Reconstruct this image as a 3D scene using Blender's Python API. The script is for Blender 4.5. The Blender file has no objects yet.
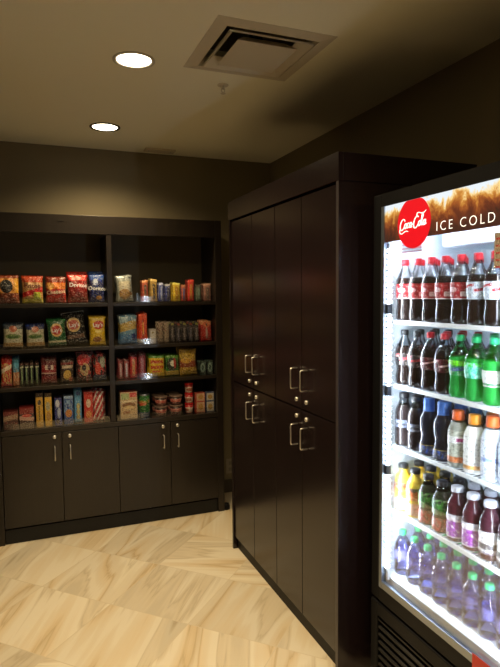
import bpy, bmesh, math, random
from math import sin, cos, pi, radians
from mathutils import Vector, Matrix
random.seed(7)
SC = bpy.context.scene
COL = SC.collection

# ---------------------------------------------------------------- camera, world, exposure
cam_d = bpy.data.cameras.new('camera')
cam = bpy.data.objects.new('camera', cam_d); COL.objects.link(cam)
cam_d.sensor_fit = 'HORIZONTAL'; cam_d.sensor_width = 36; cam_d.lens = 36 * 560 / 500
cam_d.clip_start = 0.02
cam.location = (0, 0, 1.62)
cam.rotation_euler = (Matrix.Rotation(radians(-21.6), 3, 'Z') @ Matrix.Rotation(radians(90 - 4.1), 3, 'X') @ Matrix.Rotation(radians(-.55), 3, 'Z')).to_euler()
SC.camera = cam
world = bpy.data.worlds.new('world'); SC.world = world; world.use_nodes = True
world.node_tree.nodes['Background'].inputs[0].default_value = (1, .8, .55, 1)
world.node_tree.nodes['Background'].inputs[1].default_value = 0.02
SC.view_settings.view_transform = 'Standard'
SC.view_settings.look = 'None'
SC.view_settings.exposure = 0.0
SC.view_settings.gamma = 1
SC.view_settings.use_curve_mapping = False
SC.cycles.transparent_max_bounces = 24
WARM = (1.0, 0.77, 0.44)
DOWN_W = 112.0            # watts of the overhead lamps
LED = 18.0               # emission of the cooler's light strips
LED_W = 12.5              # watts each strip throws into the cooler
LAMPS = [(.482, 2.601, 1.0), (.490, 3.676, .85), (.476, 1.52, 1.0), (.476, .42, 1.0), (.476, -.68, .8)]
CEIL = 2.67

# ---------------------------------------------------------------- materials
class NT:
    def __init__(s, name):
        s.m = bpy.data.materials.new(name); s.m.use_nodes = True
        s.t = s.m.node_tree; s.n = s.t.nodes; s.l = s.t.links
        s.b = s.n['Principled BSDF']; s.out = s.n['Material Output']
    def new(s, kind, **kw):
        n = s.n.new(kind)
        for k, v in kw.items(): setattr(n, k, v)
        return n
    def put(s, sock, v):
        if isinstance(v, bpy.types.NodeSocket): s.l.new(v, sock)
        elif isinstance(v, (tuple, list)) and len(v) == 3 and sock.type == 'RGBA': sock.default_value = (*v, 1)
        else: sock.default_value = v
    def math(s, op, a, b=None, c=None):
        n = s.new('ShaderNodeMath', operation=op); s.put(n.inputs[0], a)
        if b is not None: s.put(n.inputs[1], b)
        if c is not None: s.put(n.inputs[2], c)
        return n.outputs[0]
    def mix(s, f, a, b):
        n = s.new('ShaderNodeMix', data_type='RGBA'); s.put(n.inputs[0], f); s.put(n.inputs[6], a); s.put(n.inputs[7], b)
        return n.outputs[2]
    def uv(s):
        if not hasattr(s, '_uv'):
            t = s.new('ShaderNodeTexCoord'); sp = s.new('ShaderNodeSeparateXYZ')
            s.l.new(t.outputs['UV'], sp.inputs[0]); s._uv = (sp.outputs[0], sp.outputs[1]); s._uvv = t.outputs['UV']
        return s._uv
    def ramp(s, f, stops):
        n = s.new('ShaderNodeValToRGB'); e = n.color_ramp.elements
        while len(e) > 1: e.remove(e[-1])
        e[0].position = stops[0][0]; e[0].color = (*stops[0][1], 1)
        for p, c in stops[1:]:
            x = e.new(p); x.color = (*c, 1)
        s.put(n.inputs[0], f); return n.outputs[0]
    def noise(s, vec, scale, detail=3, rough=.5, dist=0):
        n = s.new('ShaderNodeTexNoise'); n.inputs['Scale'].default_value = scale; n.inputs['Detail'].default_value = detail
        n.inputs['Roughness'].default_value = rough; n.inputs['Distortion'].default_value = dist
        if vec is not None: s.l.new(vec, n.inputs['Vector'])
        return n.outputs[0]
    def bump(s, h, strength=.2, dist=.01):
        n = s.new('ShaderNodeBump'); n.inputs['Strength'].default_value = strength; n.inputs['Distance'].default_value = dist
        s.l.new(h, n.inputs['Height']); s.l.new(n.outputs[0], s.b.inputs['Normal'])

def srgb(h):
    h = h.lstrip('#'); c = [int(h[i:i + 2], 16) / 255 for i in (0, 2, 4)]
    return tuple(x / 12.92 if x <= .04045 else ((x + .055) / 1.055) ** 2.4 for x in c)

CACHE = {}
def mat(name, col, rough=.5, metal=0, emit=None, strength=0, trans=0, ior=1.45, vary=0, vscale=40, spec=.5, coat=0):
    if name in CACHE: return CACHE[name]
    t = NT(name); b = t.b
    if isinstance(col, str): col = srgb(col)
    b.inputs['Base Color'].default_value = (*col, 1); b.inputs['Roughness'].default_value = rough
    b.inputs['Metallic'].default_value = metal; b.inputs['IOR'].default_value = ior
    b.inputs['Transmission Weight'].default_value = trans; b.inputs['Specular IOR Level'].default_value = spec
    b.inputs['Coat Weight'].default_value = coat; b.inputs['Coat Roughness'].default_value = .06
    if emit: b.inputs['Emission Color'].default_value = (*emit, 1); b.inputs['Emission Strength'].default_value = strength
    if vary:
        tc = t.new('ShaderNodeTexCoord'); n = t.noise(tc.outputs['Object'], vscale, 4)
        t.put(b.inputs['Base Color'], t.ramp(n, [(.3, tuple(c * (1 - vary) for c in col)), (.7, tuple(min(1, c * (1 + vary)) for c in col))]))
    CACHE[name] = t.m; return t.m

def clear(name, tint=(1, 1, 1), refl=.5, rough=.03):
    """thin clear sheet or shell: passes light straight through, reflects by Fresnel"""
    if name in CACHE: return CACHE[name]
    t = NT(name); t.n.remove(t.b)
    tr = t.new('ShaderNodeBsdfTransparent'); tr.inputs[0].default_value = (*tint, 1)
    gl = t.new('ShaderNodeBsdfGlossy'); gl.inputs['Roughness'].default_value = rough
    fr = t.new('ShaderNodeFresnel'); fr.inputs[0].default_value = 1.45
    f = t.math('MULTIPLY', fr.outputs[0], refl)
    mx = t.new('ShaderNodeMixShader'); t.l.new(f, mx.inputs[0]); t.l.new(tr.outputs[0], mx.inputs[1]); t.l.new(gl.outputs[0], mx.inputs[2])
    t.l.new(mx.outputs[0], t.out.inputs[0]); CACHE[name] = t.m; return t.m

def printed(name, base, layers, rough=.35, foil=0, emit=0):
    """printed packaging: layers drawn over each other in the package's own u,v"""
    if name in CACHE: return CACHE[name]
    t = NT(name); u, v = t.uv(); c = srgb(base)
    for L in layers:
        k = L[0]
        if k == 'band':      # v0 v1 colour slope
            sl = L[4] if len(L) > 4 else 0
            w = t.math('MULTIPLY_ADD', u, -sl, v)
            d = t.math('ABSOLUTE', t.math('SUBTRACT', w, (L[1] + L[2]) / 2)); f = t.math('LESS_THAN', d, (L[2] - L[1]) / 2)
        elif k == 'rect':    # u0 u1 v0 v1 colour
            a = t.math('LESS_THAN', t.math('ABSOLUTE', t.math('SUBTRACT', u, (L[1] + L[2]) / 2)), (L[2] - L[1]) / 2)
            b = t.math('LESS_THAN', t.math('ABSOLUTE', t.math('SUBTRACT', v, (L[3] + L[4]) / 2)), (L[4] - L[3]) / 2)
            f = t.math('MULTIPLY', a, b)
        elif k == 'ell':     # cu cv ru rv colour
            a = t.math('POWER', t.math('DIVIDE', t.math('SUBTRACT', u, L[1]), L[3]), 2.0)
            b = t.math('POWER', t.math('DIVIDE', t.math('SUBTRACT', v, L[2]), L[4]), 2.0)
            f = t.math('LESS_THAN', t.math('ADD', a, b), 1.0)
        elif k == 'blob':    # scale thr colour [v0 v1]
            f = t.math('GREATER_THAN', t.noise(t._uvv, L[1], 2, .5, .6), L[2])
            if len(L) > 4:
                b = t.math('LESS_THAN', t.math('ABSOLUTE', t.math('SUBTRACT', v, (L[4] + L[5]) / 2)), (L[5] - L[4]) / 2); f = t.math('MULTIPLY', f, b)
        elif k == 'stripe':  # freq slope duty colour
            w = t.math('MULTIPLY', t.math('MULTIPLY_ADD', u, L[2], v), L[1])
            f = t.math('LESS_THAN', t.math('FRACT', w), L[3])
        col = {'band': 3, 'rect': 5, 'ell': 5, 'blob': 3, 'stripe': 4}[k]
        c = t.mix(f, c, srgb(L[col]))
    mpn = t.new('ShaderNodeMapping'); mpn.inputs['Scale'].default_value = (1, 1.5, 1); t.l.new(t._uvv, mpn.inputs[0])
    fn = t.noise(mpn.outputs[0], 13, 3, .6, .4)
    c = t.mix(t.math('MULTIPLY', t.math('GREATER_THAN', fn, .58), .38), c, (.74, .70, .62))
    c = t.mix(t.math('MULTIPLY', t.math('LESS_THAN', fn, .43), .55), c, (.03, .015, .01))
    t.put(t.b.inputs['Base Color'], c); t.b.inputs['Roughness'].default_value = rough; t.b.inputs['Metallic'].default_value = foil
    if emit: t.put(t.b.inputs['Emission Color'], c); t.b.inputs['Emission Strength'].default_value = emit
    CACHE[name] = t.m; return t.m

def floor_material():
    t = NT('veined stone floor tile')
    tc = t.new('ShaderNodeTexCoord'); sp = t.new('ShaderNodeSeparateXYZ'); t.l.new(tc.outputs['Object'], sp.inputs[0])
    x, y = sp.outputs[0], sp.outputs[1]; q = .7071 / .4655
    gu = t.math('ADD', t.math('MULTIPLY', t.math('ADD', x, y), q), -5.945 + 6)        # seams on x+y=3.914, 3.255
    gv = t.math('ADD', t.math('MULTIPLY', t.math('SUBTRACT', x, y), q), 2.886 + 1)     # seams on x-y=-1.90, -2.56
    iu, iv = t.math('FLOOR', gu), t.math('FLOOR', gv); fu, fv = t.math('FRACT', gu), t.math('FRACT', gv)
    cb = t.new('ShaderNodeCombineXYZ'); t.l.new(iu, cb.inputs[0]); t.l.new(iv, cb.inputs[1])
    wn = t.new('ShaderNodeTexWhiteNoise', noise_dimensions='3D'); t.l.new(cb.outputs[0], wn.inputs[0])
    ws = t.new('ShaderNodeSeparateColor'); t.l.new(wn.outputs['Color'], ws.inputs[0])
    ang = t.math('ADD', t.math('MULTIPLY', t.math('FLOOR', t.math('MULTIPLY', ws.outputs[0], 4)), pi / 2), t.math('MULTIPLY', ws.outputs[1], .5))
    loc = t.new('ShaderNodeCombineXYZ'); t.l.new(t.math('ADD', fu, -.5), loc.inputs[0]); t.l.new(t.math('ADD', fv, -.5), loc.inputs[1])
    t.l.new(t.math('MULTIPLY', ws.outputs[2], 30), loc.inputs[2])
    rot = t.new('ShaderNodeVectorRotate', rotation_type='Z_AXIS'); t.l.new(loc.outputs[0], rot.inputs['Vector']); t.l.new(ang, rot.inputs['Angle'])
    mp = t.new('ShaderNodeMapping'); mp.inputs['Scale'].default_value = (.42, 1.7, 1); t.l.new(rot.outputs[0], mp.inputs[0])
    a = t.noise(mp.outputs[0], .95, 1.2, .4, .35)
    mp2 = t.new('ShaderNodeMapping'); mp2.inputs['Scale'].default_value = (.22, 5, 1); t.l.new(rot.outputs[0], mp2.inputs[0])
    b = t.noise(mp2.outputs[0], 1.8, 4, .55, .5)
    h = t.math('ADD', t.math('MULTIPLY', a, .82), t.math('MULTIPLY', b, .18))
    band = t.math('FRACT', t.math('MULTIPLY', h, 7.0))
    c1 = t.ramp(h, [(.30, (.47, .395, .285)), (.41, (.67, .57, .42)), (.49, (.80, .715, .56)), (.56, (.66, .49, .28)), (.60, (.66, .53, .35)), (.68, (.82, .74, .58))])
    c2 = t.ramp(band, [(.0, (.42, .33, .21)), (.06, (.60, .49, .33)), (.22, (.82, .745, .60)), (.55, (.73, .63, .47)), (.80, (.80, .70, .53)), (.96, (.66, .55, .38)), (1.0, (.42, .33, .21))])
    c = t.mix(.42, c1, c2)
    tone = t.math('MULTIPLY_ADD', ws.outputs[1], .15, .79)
    hv = t.new('ShaderNodeHueSaturation'); t.l.new(c, hv.inputs['Color']); t.l.new(tone, hv.inputs['Value'])
    e = t.math('MINIMUM', t.math('MINIMUM', fu, t.math('SUBTRACT', 1, fu)), t.math('MINIMUM', fv, t.math('SUBTRACT', 1, fv)))
    g = t.math('LESS_THAN', e, .0045)
    t.put(t.b.inputs['Base Color'], t.mix(g, hv.outputs[0], (.58, .49, .35)))
    t.b.inputs['Roughness'].default_value = .42
    return t.m

def wall_material(name, col):
    t = NT(name); tc = t.new('ShaderNodeTexCoord'); n = t.noise(tc.outputs['Object'], 160, 3)
    t.b.inputs['Base Color'].default_value = (*col, 1); t.b.inputs['Roughness'].default_value = .75; t.bump(n, .12, .002)
    return t.m

def laminate(name, col, rough):
    t = NT(name); tc = t.new('ShaderNodeTexCoord'); mp = t.new('ShaderNodeMapping'); mp.inputs['Scale'].default_value = (60, 60, 3)
    t.l.new(tc.outputs['Object'], mp.inputs[0]); n = t.noise(mp.outputs[0], 1.5, 4, .6)
    t.put(t.b.inputs['Base Color'], t.ramp(n, [(.3, tuple(c * .85 for c in col)), (.7, tuple(c * 1.15 for c in col))]))
    t.b.inputs['Roughness'].default_value = rough; t.bump(n, .015, .001)
    return t.m

M_FLOOR = floor_material()
M_WALL = wall_material('olive brown wall paint', (.205, .170, .102))
M_CEIL = wall_material('ceiling paint', (.86, .82, .64))
M_BACKP = mat('lit bookcase back board', (.10, .082, .052), .55)  # lamp light reaching the bays is put into this lighter colour
M_BASE = mat('dark skirting', (.05, .04, .03), .5)
M_LAM = laminate('espresso laminate', (.012, .0068, .0072), .22)
M_LAMB = laminate('bookcase laminate', (.0155, .011, .008), .33)
M_BLACK = mat('black plastic', (.005, .005, .006), .45, vary=.1, spec=.18)
M_TOE = mat('black toe kick', (.004, .004, .004), .6)
M_CHROME = mat('brushed nickel', (.80, .77, .72), .38, 1)
M_STEEL = mat('brushed aluminium', (.36, .41, .50), .38, 1)
M_WHITEP = mat('white plastic', (.92, .95, .98), .4)
M_LINER = mat('white cooler liner', (.82, .90, .96), .45)
M_ACRYL = clear('clear acrylic', (.93, .93, .93), 2.2, .07)
M_GLASS = clear('door glass', (.97, .985, .98), .5, .01)
M_LED = mat('cool white led', (1, 1, 1), .5, emit=(.80, .90, 1.0), strength=LED)
M_VENT = mat('vent enamel', (.60, .53, .40), .5)
M_DARK = mat('duct darkness', (.01, .009, .008), .9)
M_DUCT = mat('dusty duct', (.22, .19, .13), .8)
M_LAMP = mat('lamp lens', (1, 1, 1), .5, emit=(1, .86, .62), strength=9)
M_WHITE = mat('white lettering ink', (.85, .85, .85), .5)

# ---------------------------------------------------------------- builders
def link(o, parent=None):
    COL.objects.link(o)
    if parent is not None: o.parent = parent
    return o
def mesh_obj(name, bm, mats, parent=None, smooth=False, loc=None):
    me = bpy.data.meshes.new(name); bm.normal_update(); bm.to_mesh(me); bm.free()
    for m in (mats if isinstance(mats, (list, tuple)) else [mats]): me.materials.append(m)
    if smooth:
        for p in me.polygons: p.use_smooth = True
    o = bpy.data.objects.new(name, me); link(o, parent)
    if loc: o.location = loc
    return o
def empty(name, loc, label=None, cat=None, group=None, kind=None):
    o = bpy.data.objects.new(name, None); link(o); o.location = loc; o.empty_display_size = .1
    tag(o, label, cat, group, kind); return o
def tag(o, label=None, cat=None, group=None, kind=None):
    if label: o['label'] = label
    if cat: o['category'] = cat
    if group: o['group'] = group
    if kind: o['kind'] = kind
    return o
def box(bm, x0, x1, y0, y1, z0, z1, bev=0, mi=0):
    x0, x1 = sorted((x0, x1)); y0, y1 = sorted((y0, y1)); z0, z1 = sorted((z0, z1))
    vs = [bm.verts.new(p) for p in ((x0, y0, z0), (x1, y0, z0), (x1, y1, z0), (x0, y1, z0), (x0, y0, z1), (x1, y0, z1), (x1, y1, z1), (x0, y1, z1))]
    fs = [bm.faces.new([vs[i] for i in f]) for f in ((0, 3, 2, 1), (4, 5, 6, 7), (0, 1, 5, 4), (1, 2, 6, 5), (2, 3, 7, 6), (3, 0, 4, 7))]
    for f in fs: f.material_index = mi
    if bev:
        es = {e for f in fs for e in f.edges}
        r = bmesh.ops.bevel(bm, geom=list(es), offset=bev, segments=2, affect='EDGES', profile=.5)
        for f in r['faces']: f.material_index = mi
    return vs
def boxo(name, dims, m, parent=None, bev=0):
    bm = bmesh.new(); box(bm, *dims, bev=bev); return mesh_obj(name, bm, m, parent)
def tube(bm, pts, r, n=8, caps=True):
    pts = [Vector(p) for p in pts]; rings = []
    up = None
    for i, p in enumerate(pts):
        d = (pts[min(i + 1, len(pts) - 1)] - pts[max(i - 1, 0)]).normalized()
        a = d.orthogonal().normalized() if up is None else (up - d * up.dot(d)).normalized()
        up = a; b = d.cross(a)
        rings.append([bm.verts.new(p + (a * cos(2 * pi * k / n) + b * sin(2 * pi * k / n)) * r) for k in range(n)])
    for A, B in zip(rings, rings[1:]):
        for k in range(n): bm.faces.new((A[k], A[(k + 1) % n], B[(k + 1) % n], B[k]))
    if caps: bm.faces.new(rings[0][::-1]); bm.faces.new(rings[-1])
def lathe(bm, prof, n=20, mi=lambda z: 0, h=1.0, c=(0, 0)):
    """prof: (z, r) upwards; writes u,v"""
    uvl = bm.loops.layers.uv.verify(); rings = []
    for z, r in prof:
        rings.append([bm.verts.new((c[0] + max(r, 1e-5) * cos(2 * pi * k / n), c[1] + max(r, 1e-5) * sin(2 * pi * k / n), z)) for k in range(n)])
    for i, (A, B) in enumerate(zip(rings, rings[1:])):
        for k in range(n):
            f = bm.faces.new((A[k], A[(k + 1) % n], B[(k + 1) % n], B[k])); f.smooth = True
            f.material_index = mi((prof[i][0] + prof[i + 1][0]) / 2)
            for l, (kk, zz) in zip(f.loops, ((k, prof[i][0]), (k + 1, prof[i][0]), (k + 1, prof[i + 1][0]), (k, prof[i + 1][0]))): l[uvl].uv = (kk / n, zz / h)
    for R, rev in ((rings[0], True), (rings[-1], False)):
        f = bm.faces.new(R[::-1] if rev else R); f.material_index = mi(prof[0][0] if rev else prof[-1][0])
        for l in f.loops: l[uvl].uv = (.5, 0 if rev else 1)
def dup(o, parent=None):
    c = o.copy(); COL.objects.link(c)
    if parent is not None: c.parent = parent
    for ch in list(o.children): dup(ch, c)
    return c
def text_mesh(s, size, fn, m, parent, name='lettering', bold=0, space=1.0, subdiv=False):
    cu = bpy.data.curves.new('t', 'FONT'); cu.body = s; cu.size = size; cu.align_x = 'CENTER'; cu.align_y = 'CENTER'
    cu.offset = bold; cu.space_character = space; cu.resolution_u = 3
    t = bpy.data.objects.new('t', cu); COL.objects.link(t)
    dg = bpy.context.evaluated_depsgraph_get(); me = bpy.data.meshes.new_from_object(t.evaluated_get(dg))
    bpy.data.objects.remove(t); bpy.data.curves.remove(cu)
    for v in me.vertices: v.co = fn(v.co.x, v.co.y)
    me.materials.clear(); me.materials.append(m); me.name = name
    o = bpy.data.objects.new(name, me); return link(o, parent)

# ---------------------------------------------------------------- room shell
X0, X1, Y0, Y1 = -.245, 1.868, -1.8, 4.24
def struct(name, dims, m):
    o = boxo(name, dims, m); o['kind'] = 'structure'; return o
struct('floor', (X0 - .1, X1 + .1, Y0 - .1, Y1 + .1, -.1, 0), M_FLOOR)
struct('ceiling', (X0 - .1, X1 + .1, Y0 - .1, Y1 + .1, CEIL + .12, CEIL + .2), M_CEIL)
struct('wall_back', (X0 - .1, X1 + .1, Y1, Y1 + .1, 0, CEIL), M_WALL)
struct('wall_right', (X1, X1 + .1, Y0, Y1, 0, CEIL), M_WALL)
struct('wall_left', (X0 - .1, X0, Y0, Y1, 0, CEIL), wall_material('darkened unseen left wall', (.035, .028, .022)))  # unseen wall, colour darkened so the cabinet doors reflect less light
struct('wall_front', (X0 - .1, X1 + .1, Y0 - .1, Y0, 0, CEIL), M_WALL)
struct('baseboard_back', (1.34, X1, Y1 - .013, Y1, 0, .105), M_BASE)
struct('baseboard_right', (X1 - .013, X1, Y0, 1.08, 0, .105), M_BASE)
struct('baseboard_left', (X0, X0 + .013, Y0, Y1, 0, .105), M_BASE)
# ceiling plane with cut-outs for the vent duct and lamps: built as a lower skin around the openings
VX0, VX1, VY0, VY1 = .708, 1.224, 2.084, 2.592
def ceiling_skin():
    bpy.data.objects.remove(bpy.data.objects['ceiling'])
    bm = bmesh.new()
    m = .035; a0, a1, b0, b1 = VX0 + m, VX1 - m, VY0 + m, VY1 - m
    for d in ((X0 - .1, a0, Y0 - .1, Y1 + .1), (a1, X1 + .1, Y0 - .1, Y1 + .1), (a0, a1, Y0 - .1, b0), (a0, a1, b1, Y1 + .1)):
        box(bm, *d, CEIL, CEIL + .08)
    o = mesh_obj('ceiling', bm, M_CEIL); o['kind'] = 'structure'
ceiling_skin()

# ---------------------------------------------------------------- ceiling fittings
def downlight(x, y, w, label, rim):
    t = empty('recessed_downlight', (x, y, CEIL), label, 'ceiling light', 'recessed downlights')
    bm = bmesh.new(); n = 40; r0, r1 = .078, .094
    prof = [(r1, 0), (r1, -.004), (r0 + .004, -.006), (r0, -.003), (r0 - .002, 0)]
    rings = [[bm.verts.new((r * cos(2 * pi * k / n), r * sin(2 * pi * k / n), z)) for k in range(n)] for r, z in prof]
    for A, B in zip(rings, rings[1:]):
        for k in range(n): bm.faces.new((A[k], A[(k + 1) % n], B[(k + 1) % n], B[k]))
    mesh_obj('trim_ring', bm, rim, t, True)
    bm = bmesh.new()
    rs = [[bm.verts.new((r * cos(2 * pi * k / n), r * sin(2 * pi * k / n), z)) for k in range(n)] for r, z in ((.077, -.001), (.05, -.003), (.001, -.004))]
    for A, B in zip(rs, rs[1:]):
        for k in range(n): bm.faces.new((A[k], A[(k + 1) % n], B[(k + 1) % n], B[k]))
    mesh_obj('lens', bm, M_LAMP, t, True)
    l = bpy.data.lights.new('downlight_lamp', 'SPOT'); l.energy = DOWN_W * w; l.color = WARM; l.spot_size = radians(146); l.spot_blend = 1.0
    l.shadow_soft_size = .07
    lo = bpy.data.objects.new('lamp', l); COL.objects.link(lo); lo.parent = t; lo.location = (0, 0, -.02)
    return t
RIMW = mat('pale trim ring', (.6, .55, .45), .4); RIMD = mat('bronze trim ring', (.03, .022, .015), .3)
downlight(*LAMPS[0], 'lit round recessed ceiling light with pale rim, beside the square air vent', RIMW)
downlight(*LAMPS[1], 'lit round recessed ceiling light with dark rim, above the snack bookcase', RIMD)
for k, L in enumerate(LAMPS[2:]):
    downlight(*L, ['recessed ceiling light above the near end of the aisle', 'recessed ceiling light over the spot in front of the cooler',
                   'recessed ceiling light at the entrance end of the aisle'][k], RIMW)

def vent():
    cx, cy = (VX0 + VX1) / 2, (VY0 + VY1) / 2; S = (VX1 - VX0) / 2
    t = empty('air_vent', (cx, cy, CEIL), 'square off-white air vent with nested louvers set in the ceiling', 'air vent')
    def ring(bm, o, zo, i, zi, th=.002):
        A = [bm.verts.new((sx * o, sy * o, zo)) for sx, sy in ((-1, -1), (1, -1), (1, 1), (-1, 1))]
        B = [bm.verts.new((sx * i, sy * i, zi)) for sx, sy in ((-1, -1), (1, -1), (1, 1), (-1, 1))]
        A2 = [bm.verts.new((v.co.x, v.co.y, v.co.z + th)) for v in A]; B2 = [bm.verts.new((v.co.x, v.co.y, v.co.z + th)) for v in B]
        for k in range(4):
            j = (k + 1) % 4
            bm.faces.new((A[k], A[j], B[j], B[k])); bm.faces.new((A2[k], B2[k], B2[j], A2[j]))
            bm.faces.new((A[k], A2[k], A2[j], A[j])); bm.faces.new((B[k], B[j], B2[j], B2[k]))
    bm = bmesh.new(); ring(bm, S, -.002, S * .79, -.008, .006); ring(bm, S * .79, -.008, S * .74, .035); mesh_obj('frame', bm, M_VENT, t)
    bm = bmesh.new(); ring(bm, S * .72, -.018, S * .56, .022); ring(bm, S * .72, -.018, S * .725, -.012, .002); mesh_obj('louver', bm, M_VENT, t)
    bm = bmesh.new(); ring(bm, S * .52, -.022, S * .36, .012)
    v = [bm.verts.new((sx * S * .52, sy * S * .52, -.022)) for sx, sy in ((-1, -1), (1, -1), (1, 1), (-1, 1))]; bm.faces.new(v[::-1])
    mesh_obj('center_plate', bm, M_VENT, t)
    bm = bmesh.new(); s = S - .033
    box(bm, -s, -s + .006, -s, s, 0.0, .3); box(bm, s - .006, s, -s, s, 0.0, .3); box(bm, -s, s, -s, -s + .006, 0.0, .3); box(bm, -s, s, s - .006, s, 0.0, .3); box(bm, -s, s, -s, s, .3, .305)
    mesh_obj('duct', bm, M_DUCT, t)
    bm = bmesh.new()
    tube(bm, [(0, 0, .0), (0, 0, .1)], .03, 12); mesh_obj('damper', bm, M_DARK, t)
vent()
t = empty('fire_sprinkler', (.955, 2.75, CEIL), 'tiny pendant fire sprinkler head just behind the air vent', 'sprinkler')
bm = bmesh.new(); lathe(bm, [(-.004, .026), (-.002, .028), (0, .028)], 20); mesh_obj('escutcheon', bm, M_VENT, t)
bm = bmesh.new(); tube(bm, [(0, 0, 0), (0, 0, -.02)], .007); tube(bm, [(-.008, 0, -.018), (-.009, 0, -.03), (0, 0, -.04)], .002, 6); tube(bm, [(.008, 0, -.018), (.009, 0, -.03), (0, 0, -.04)], .002, 6)
box(bm, -.009, .009, -.004, .004, -.021, -.017); mesh_obj('frame_arms', bm, M_VENT, t)
bm = bmesh.new(); lathe(bm, [(-.043, .013), (-.0415, .013)], 14); mesh_obj('deflector', bm, M_VENT, t)
t = empty('ceiling_plate', (.935, 4.12, CEIL), 'small flat rectangular cover plate on the ceiling near the back wall', 'cover plate')
bm = bmesh.new(); box(bm, -.11, .11, -.045, .045, -.012, 0, .003); mesh_obj('cover', bm, M_VENT, t)
for k in (-.08, .08):
    bm = bmesh.new(); lathe(bm, [(-.014, .004), (-.012, .005)], 8, c=(k, 0)); mesh_obj('screw', bm, M_STEEL, t)

# ---------------------------------------------------------------- bookcase
BX0, BX1, BF, BB = -.235, 1.315, 3.87, 4.225
bk = empty('bookcase', ((BX0 + BX1) / 2, (BF + BB) / 2, 0), 'dark brown built-in bookcase full of snacks with four lower doors', 'bookcase')
def bpart(name, dims, m=M_LAMB, bev=.0015, parent=bk):
    x0, x1, y0, y1, z0, z1 = dims; ox, oy = (BX0 + BX1) / 2, (BF + BB) / 2
    if parent is not bk: ox += parent.location.x; oy += parent.location.y
    return boxo(name, (x0 - ox, x1 - ox, y0 - oy, y1 - oy, z0, z1), m, parent, bev)
bpart('side_panel', (BX0, BX0 + .045, BF, BB, 0, 2.143)); bpart('side_panel', (1.268, BX1, BF, BB, 0, 2.143))
bpart('back_panel', (BX0 + .046, 1.267, BB - .012, BB, .05, 2.13), M_BACKP)
bpart('header', (BX0 + .046, 1.267, BF, BF + .022, 2.022, 2.143))
bpart('top_panel', (BX0 + .046, 1.267, BF + .023, BB - .013, 2.118, 2.142))
bpart('divider', (.503, .537, BF + .003, BB - .013, .751, 2.021))
SH = {1: 1.566, 2: 1.273, 3: 1.028, 4: .750}
for s in (1, 2, 3):
    for a, b in ((-.188, .502), (.538, 1.267)): bpart('shelf', (a, b, BF + .004, BB - .013, SH[s] - .024, SH[s]))
bpart('shelf', (-.188, 1.267, BF - .006, BB - .013, .718, .749))
for s in (1, 2, 3, 4):
    for a, b in ((-.18, .496), (.544, 1.255)):
        ox, oy = (BX0 + BX1) / 2, (BF + BB) / 2
        bm = bmesh.new(); box(bm, a - ox, b - ox, BF + .009 - oy, BF + .012 - oy, SH[s] + .0005, SH[s] + .042)
        box(bm, a - ox, b - ox, BF + .013 - oy, BF + .03 - oy, SH[s] + .0005, SH[s] + .003)
        mesh_obj('acrylic_guard', bm, M_ACRYL, bk)
bpart('toe_kick', (-.188, 1.267, BF + .015, BF + .03, 0, .095), M_TOE)
doors = [(-.186, .1785, .133), (.1815, .5485, .230), (.5515, .9135, .862), (.9165, 1.266, .966)]
for a, b, hx in doors:
    d = bpart('door', (a, b, BF - .004, BF + .015, .11, .713))
    ox, oy = (BX0 + BX1) / 2, (BF + BB) / 2
    bm = bmesh.new(); y = BF - .004 - oy; x = hx - ox
    tube(bm, [(x, y, .624), (x, y - .026, .624), (x, y - .03, .618), (x, y - .03, .539), (x, y - .026, .533), (x, y, .533)], .0042, 8)
    mesh_obj('handle', bm, M_CHROME, d, True)
    bm = bmesh.new(); n = 16
    A = [bm.verts.new((x + .0125 * cos(2 * pi * k / n), y, .685 + .0125 * sin(2 * pi * k / n))) for k in range(n)]
    B = [bm.verts.new((x + .0125 * cos(2 * pi * k / n), y - .007, .685 + .0125 * sin(2 * pi * k / n))) for k in range(n)]
    C = [bm.verts.new((x + .008 * cos(2 * pi * k / n), y - .010, .685 + .008 * sin(2 * pi * k / n))) for k in range(n)]
    for P, Q in ((A, B), (B, C)):
        for k in range(n): bm.faces.new((P[k], P[(k + 1) % n], Q[(k + 1) % n], Q[k]))
    bm.faces.new(C); mesh_obj('lock', bm, M_CHROME, d, True)
bm = bmesh.new(); box(bm, .205 - .54, .238 - .54, BF - .0012 - 4.05, BF - 4.05, 2.102, 2.112); mesh_obj('name_tag', bm, mat('dull plate', (.02, .016, .012), .4), bk)
bm = bmesh.new(); lathe(bm, [(0, .022), (.006, .026), (.03, .026), (.045, .02), (.05, .008)], 18, c=(1.31 - .54 + .028, -.15)); mesh_obj('foot_bumper', bm, M_BLACK, bk)

t = empty('wall_outlet', (1.495, Y1, .215), 'dull outlet plate low on the back wall between bookcase and tall cabinet', 'outlet')
boxo('cover_plate', (-.036, .036, -.006, 0, -.06, .06), mat('grey outlet plate', (.30, .27, .21), .5), t, .002)
for z in (-.025, .025): boxo('socket', (-.016, .016, -.0085, -.0062, z - .014, z + .014), mat('grey socket', (.2, .18, .14), .5), t, .001)

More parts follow.
